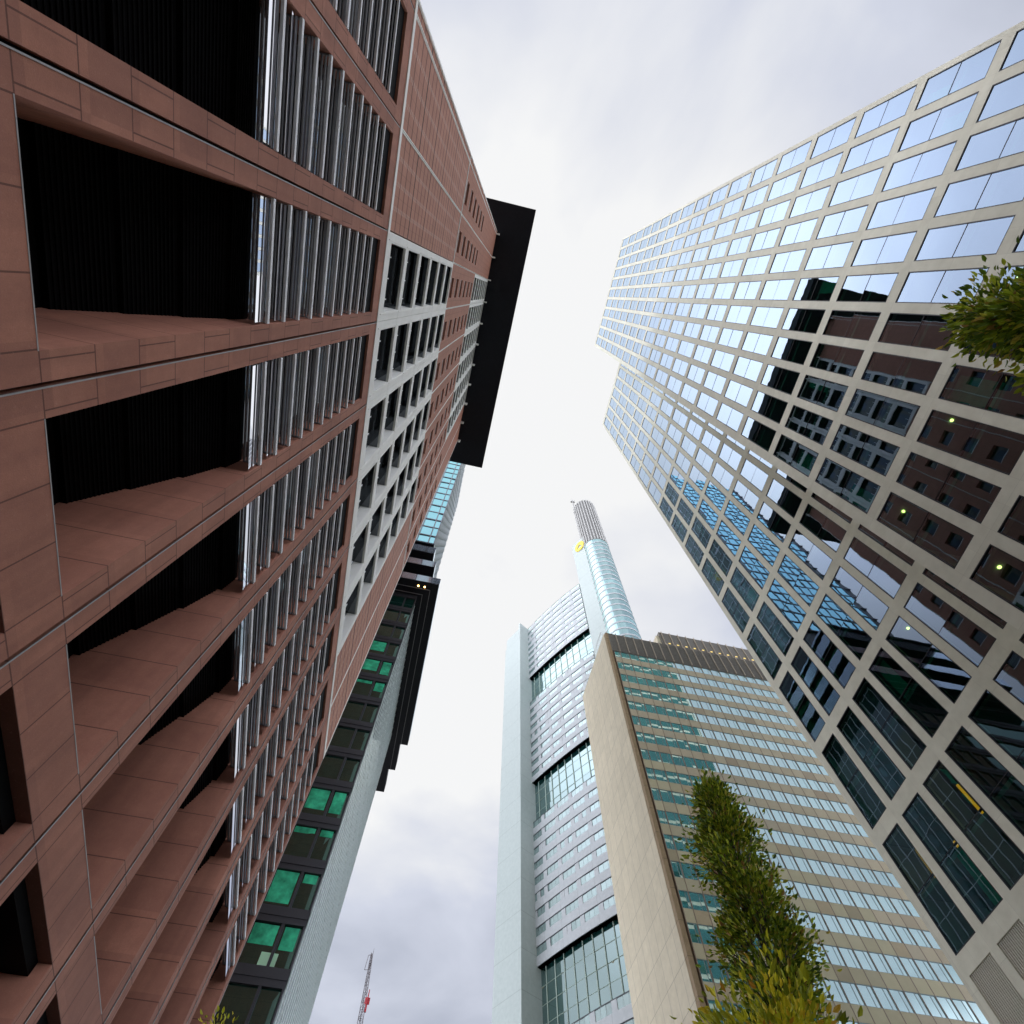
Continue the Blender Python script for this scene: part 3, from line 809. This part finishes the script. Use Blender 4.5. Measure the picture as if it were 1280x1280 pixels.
for i in range(5, 20):
    z0, z1 = 1.0+FP*i+.55, 1.0+FP*(i+1)-.55
    for k in range(len(xs)-1):
        if k > 2: continue
        x1, x0 = xs[k]-.10, xs[k+1]+.10
        p_ = MB(); p_.quad((x0, YD+.2, z0), (x1, YD+.2, z0), (x1, YD+.2+random.uniform(-.02, .02), z1), (x0, YD+.2, z1))
        o = p_.build('window', M['darkglass'], T)
        pt = pats.get(i, (0, 0))[0 if k else 1]
        if k < 2 and pt:
            q = {1: (z0+random.uniform(.25, .9), z1-.05), 2: (z1-random.uniform(.4, .8), z1-.05), 3: (z0+random.uniform(1.0, 1.4), z1-.1)}[pt]
            g_ = MB(); g_.quad((x0+.12, YD+.19, q[0]), (x1-.12, YD+.19, q[0]), (x1-.12, YD+.17, q[1]), (x0+.12, YD+.17, q[1])); g_.build('blind', M['greenblind'], o)
rw = MB(); rw.quad((-34, YD+.21, 0), (-11.4, YD+.21, 0), (-11.4, YD+.21, 75), (-34, YD+.21, 75)); rw.build('side_glazing', M['darkglass'], T)
lp = MB(); lp.quad((-7.9, YD+.15, 23.9), (-6.75, YD+.15, 23.9), (-6.75, YD+.15, 25.0), (-7.9, YD+.15, 25.0)); lp.build('poster', simple('pale_green_poster', (.45, .75, .5), .8), T)
sg = MB(); sg.quad((XD-.12, YD+.4, 0), (XD-.12, 72, 0), (XD-.12, 72, 76), (XD-.12, YD+.4, 76)); sg.build('street_glazing', M['skyglass'], T)
sf = MB()
for i in range(20):
    y = YD+.42+1.4*i; sf.box(XD-.14, XD-.065, y, y+.12, 0, 76)
for i in range(20): sf.box(XD-.125, XD-.105, YD+.4, 72, 1+FP*i, 1+FP*i+.10)
sf.build('street_fins', simple('pale_fin_metal', (.66, .70, .68), .4, .3), T)
# ledges
YS = 41.5
sc_ = YS/44.0
ldg = [(1.6+75.6*sc_, 1.6+77.9*sc_-.3, -2.75, YS, (73.0, 79.0, 84.5)), (1.6+80.9*sc_, 1.6+82.9*sc_, -4.15, YS, (72.0, 74)), (1.6+85.9*sc_, 1.6+88.3*sc_, -4.9, YS+.1, (72,)), (1.6+90.0*sc_, 1.6+90.6*sc_, -5.4, YS+.4, (70,))]
for i, (z0, z1, x1, y0, ends) in enumerate(ldg):
    l_ = MB()
    if i == 0:
        l_.box(-34, x1, y0, ends[0], z0, z1); l_.box(-34, x1-1.3, ends[0], ends[1], z0, z1); l_.box(-34, x1-2.5, ends[1], ends[2], z0, z1)
        o = l_.build('ledge', M['roofdark'], T)
        g_ = MB()
        for q in (1.1, 2.1): g_.box(-34 if q < 2 else -20, x1-q, y0+q, y0+q+.07, z0-.10, z0+.0); g_.box(x1-q-.07, x1-q, y0+q, ends[0] if q < 2 else ends[1], z0-.10, z0)
        g_.build('soffit_rail', M['slat'], o)
        for xx in (-5.7, -4.75):
            q_ = MB(); q_.bar((xx, y0+.75, z0-.05), (xx, y0+.75, z0+.02), .13, k=10); q_.build('soffit_lamp', M['lamp'], o)
    else:
        l_.box(-34, x1, y0, ends[0], z0, z1); o = l_.build('ledge', M['roofdark'], T)
    f_ = MB(); f_.box(-34, x1+.03, y0-.06, y0-.002, z0+.12, z1-.05)
    for x in (-6.3, -8.4): f_.box(x-.04, x+.04, y0-.075, y0-.06, z0+.12, z1-.05, 1)
    f_.box(x1+.002, x1+.06, y0, ends[0]-1, z0+.12, z1-.05)
    f_.build('fascia', [M['fascia'], M['darkmetal']], o)
up2 = MB(); up2.box(-30, -6.6, YD+.6, 70, 76, 84); up2.build('neck', M['darkmetal'], T)
YT, XT, ZT = 48.0, -6.3, 194.0
b_ = MB(); b_.box(-32, XT-.3, YT+.3, 76, 84, ZT); b_.build('tower_core', M['darkmetal'], T)
gl, mm = MB(), MB()
TP = 4.15; nrow = 24
z0 = ZT-TP*nrow
tx = [XT, -7.45, -9.75, -12.0]+[-12.0-2.25*i for i in range(1, 9)]
cand = []
for i in range(nrow):
    za = z0+TP*i; mm.box(-32, XT+.04, YT-.08, YT+.25, za-.16, za+.16)
    for k in range(len(tx)-1): cand.append((za+.16, za+TP-.16, tx[k+1]+.1, tx[k]-.1, k))
for x in tx: mm.box(x-.1, x+.1, YT-.06, YT+.24, z0, ZT)
def tpane(mb, r):
    j, j2 = random.uniform(-.05, .05), random.uniform(-.03, .03)
    mb.quad((r[2], YT+.05, r[0]), (r[3], YT+.05+j2, r[0]), (r[3], YT+.05+j+j2, r[1]), (r[2], YT+.05+j, r[1]))
rest = MB()
for r in cand:
    if r[4] < 3:
        p_ = MB(); tpane(p_, r); p_.build('tower_window', M['tealglass'], T)
    else: tpane(rest, r)
rest.build('tower_glazing', M['tealglass'], T)
mm.build('tower_frame', simple('grey_violet_frame', (.16, .16, .19), .5), T)
sg = MB(); sg.quad((XT-.05, YT+.25, z0), (XT-.05, 76, z0), (XT-.05, 76, ZT), (XT-.05, YT+.25, ZT)); sg.build('tower_side_glazing', M['skyglass'], T)
sm = MB()
for i in range(nrow): sm.box(XT-.06, XT+.05, YT+.25, 76, z0+TP*i-.15, z0+TP*i+.15)
for i in range(14): sm.box(XT-.06, XT+.06, YT+.25+2*i, YT+.37+2*i, z0, ZT)
sm.build('tower_side_frame', simple('pale_frame', (.50, .52, .53), .4), T)

# ------------------------------------------------------------------ the block behind the camera, seen mirrored in the right tower
T = thing('office_block', 'dark grey stone block seen only as a reflection low in the right tower windows', 'office block')
b_ = MB(); b_.box(-40, -7.3, -76, -23, 0, 46)
for i in range(10):
    z = 3+4*i
    b_.box(-7.3, -7.0, -76, -23, z+2.4, z+4)
    for k in range(18): b_.box(-7.3, -7.0, -76+3*k, -76+3*k+.7, z, z+2.4)
b_.build('wall', stone('dark_grey_stone', (.10, .095, .085), (.14, .13, .12)).m, T)
b_ = MB(); b_.quad((-7.2, -76, 3), (-7.2, -23, 3), (-7.2, -23, 43), (-7.2, -76, 43)); b_.build('glazing', M['blackglass'], T)

# ------------------------------------------------------------------ construction crane far down the street
T = thing('tower_crane', 'thin lattice jib of a construction crane with a red marker, far down the street', 'crane', (0, 0, 0))
cm = simple('crane_steel', (.23, .21, .22), .5, .3); cw_ = simple('crane_pale_steel', (.55, .53, .52), .5)
base = Vector((.55, 150, 36)); tip = Vector((-2.0, 150, 84.0))
d = (tip-base); 
jb = MB()
def jpos(t, sx, sy):
    w_ = 1.0*(1-t)**.8+.18
    return base+d*t+Vector((sx*w_, sy*w_, 0))
N = 30
for sx, sy in ((-1, -1), (1, -1), (0, 1)):
    for i in range(N): jb.bar(jpos(i/N, sx, sy), jpos((i+1)/N, sx, sy), .10, k=5)
cs = ((-1, -1), (1, -1), (0, 1))
for i in range(N):
    for q in range(3):
        a, b = cs[q], cs[(q+1) % 3]
        if i % 2: a, b = b, a
        jb.bar(jpos(i/N, *a), jpos((i+1)/N, *b), .06, k=4)
        jb.bar(jpos(i/N, *a), jpos(i/N, *b), .05, k=4)
jb.build('jib', cm, T)
tp = MB(); tp.bar(tip+Vector((.15, 0, -3)), tip+Vector((.25, 0, 1.2)), .22, .02, k=5); tp.bar(tip+Vector((-.9, 0, -3.5)), tip+Vector((-.7, 0, -.4)), .07, k=4); tp.bar(tip+Vector((-.7, 0, -.4)), tip+Vector((0, 0, -.4)), .07, k=4); tp.bar(tip+Vector((-.9, 0, -3.5)), tip+Vector((0, 0, -3.4)), .07, k=4)
tp.build('jib_head', cm, T)
rd = MB(); c = base+d*.80+Vector((.75, -.5, 0)); rd.prism([(c.x-.55, c.y), (c.x, c.y-.1), (c.x+.55, c.y), (c.x, c.y+.1)], c.z-.6, c.z+.7); rd.bar((c.x, c.y, c.z-2), (c.x, c.y, c.z+2.2), .25, .1, k=5)
rd.build('marker', simple('crane_red', (.45, .03, .04), .6), T)
lad = MB()
for i in range(40):
    t = .45+.35*i/40; p = base+d*t; lad.bar(p+Vector((-.12, -.4, 0)), p+Vector((.12, -.4, .25)), .05, k=4)
lad.bar(base+d*.45+Vector((0, -.4, 0)), base+d*.8+Vector((0, -.4, 0)), .09, k=4); lad.build('hoist_rope', cm, T)
ms = MB()
for dx, dy in ((-1, -1), (1, -1), (1, 1), (-1, 1)): ms.bar((1.2+dx, 151.5+dy, 0), (1.2+dx, 151.5+dy, 36), .12, k=5)
for i in range(18):
    z = 2*i
    for (a, b) in (((-1, -1), (1, -1)), ((1, -1), (1, 1)), ((1, 1), (-1, 1)), ((-1, 1), (-1, -1))):
        ms.bar((1.2+a[0], 151.5+a[1], z), (1.2+b[0], 151.5+b[1], z+2), .06, k=4)
ms.build('mast', cm, T)
cb_ = MB(); cb_.box(-.3, 1.0, 149, 150.2, 33.5, 36); cb_.box(.2, 2.2, 151, 157, 35, 36.5); cb_.build('cab', cw_, T)

# ------------------------------------------------------------------ trees
def leaf_mat(name, cols):
    m = Mat(name); gi = m.n('ShaderNodeNewGeometry')
    c = m.ramp(gi.outputs['Random Per Island'], cols)
    m.base(c, .42, 0, .5)
    tr = m.n('ShaderNodeBsdfTranslucent'); m.l(c, tr.inputs[0])
    mx = m.n('ShaderNodeMixShader'); mx.inputs[0].default_value = .38
    m.l(m.b.outputs[0], mx.inputs[1]); m.l(tr.outputs[0], mx.inputs[2]); m.l(mx.outputs[0], m.o.inputs[0])
    return m.m
green = [(0, (.05, .10, .010)), (.3, (.14, .22, .014)), (.6, (.29, .37, .022)), (.86, (.52, .54, .045)), (.96, (.44, .30, .06)), (1, (.18, .09, .03))]
yell = [(0, (.16, .20, .012)), (.35, (.40, .42, .02)), (.65, (.64, .60, .03)), (.9, (.75, .60, .04)), (1, (.50, .22, .03))]
M['leaf'] = leaf_mat('olive_green_leaf', green); M['leafy'] = leaf_mat('yellowing_leaf', yell)
bk = Mat('tree_bark'); v, p = bk.obj(); nn = bk.noise(v, 14, 5); bk.base(bk.ramp(nn, [(.3, (.05, .04, .03)), (.7, (.13, .105, .08))]), .9); bk.bump(nn, .5, .02)
M['bark'] = bk.m
def leaf(mb, p, d, L, W, rnd):
    d = d.normalized()
    s = d.cross(Vector((rnd.uniform(-1, 1), rnd.uniform(-1, 1), rnd.uniform(-.3, 1)))).normalized(); n = d.cross(s)
    n0 = len(mb.v); fold = n*W*.25; dr = n*L*.12
    pts = [p, p+d*L*.35+s*W*.5+fold, p+d*L*.72+s*W*.38+fold-dr*.5, p+d*L-dr, p+d*L*.72-s*W*.38+fold-dr*.5, p+d*L*.35-s*W*.5+fold, p+d*L*.5-dr*.2]
    mb.v += [tuple(q) for q in pts]
    for f in ((0, 1, 6), (1, 2, 6), (2, 3, 6), (3, 4, 6), (4, 5, 6), (5, 0, 6)): mb.f.append(tuple(n0+i for i in f)); mb.m.append(0)
def tree(label, loc, height, z_lo, rad, leafm, nclump, per, L=.12, seed=1, lean=(0, 0), profile=None):
    rnd = random.Random(seed)
    t = thing('street_tree', label, 'tree', loc, 'trees along the street')
    x0, y0, z0 = loc
    tr = MB(); N = 14; pts = []
    for i in range(N+1):
        f = i/N; pts.append(Vector((math.sin(f*5+seed)*.05*f+lean[0]*f, math.cos(f*4+seed)*.05*f+lean[1]*f, f*height*.93)))
    for i in range(N): tr.bar(pts[i], pts[i+1], .11*(1-i/N)+.012, .11*(1-(i+1)/N)+.012, k=8)
    cr = MB()
    prof = profile or (lambda f: max(.12, (1-abs(f-.35)/.65)**.7 if f > .35 else .75+.25*f/.35))
    for c in range(nclump):
        f = (c+rnd.random())/nclump
        z = z_lo+(height-z_lo)*f
        a = rnd.uniform(0, 2*math.pi)
        R0 = rad*prof(f)*rnd.uniform(.55, 1.1)*(1+.24*math.sin(z*5.2+2*a+seed)+.12*math.sin(z*11+a))
        rr = R0*math.sqrt(rnd.uniform(.12, 1))
        ti = min(N-1, int(max(0, (z-.5*rad))/(height*.93)*N)); st_ = pts[ti]
        cen = Vector((pts[min(N, ti+1)].x+rr*math.cos(a), pts[min(N, ti+1)].y+rr*math.sin(a), z))
        tr.bar(st_, cen, .022, .006, k=5)
        outd = Vector((math.cos(a), math.sin(a), .55))
        cs_ = rnd.uniform(.10, .20)*(.6+rad)
        for l_ in range(int(per*rnd.uniform(.6, 1.3))):
            o_ = Vector((rnd.gauss(0, 1), rnd.gauss(0, 1), rnd.gauss(0, 1.15)))*cs_*.55
            dd = outd*.9+o_.normalized()*.9+Vector((rnd.uniform(-.6, .6), rnd.uniform(-.6, .6), rnd.uniform(-.5, .6)))
            s_ = rnd.uniform(.65, 1.25)
            leaf(cr, cen+o_, dd, L*s_, L*.46*s_, rnd)
    tr.build('trunk', M['bark'], t); cr.build('crown', leafm, t)
    return t
tree('slim olive green columnar tree in front of the tan slab building', (4.55, 6.55, 0), 8.2, 2.2, .50, M['leaf'], 300, 88, .074, 3,
     profile=lambda f: 1.3-.5*f/.75 if f < .75 else max(.35, .8-((f-.75)/.25)**2*.45))
tree('low yellow green treetop at the foot of the slim columnar tree', (2.72, 4.3, 0), 3.82, 1.4, .72, M['leafy'], 220, 100, .068, 11, profile=lambda f: 1.0 if f < .75 else max(.6, 1-(f-.75)*1.5))
tree('olive green treetop at the right edge before the limestone tower', (4.15, -.72, 0), 6.95, 2.0, .44, M['leaf'], 240, 88, .074, 5, profile=lambda f: 1.0 if f < .75 else max(.35, 1-(f-.75)*2.4))
tree('tiny yellow tip of a tree low at the foot of the brown stone tower', (-2.35, 11.9, 0), 6.75, 2.5, .5, M['leafy'], 80, 55, .09, 8, profile=lambda f: 1.0 if f < .6 else max(.3, 1-(f-.6)*1.7))
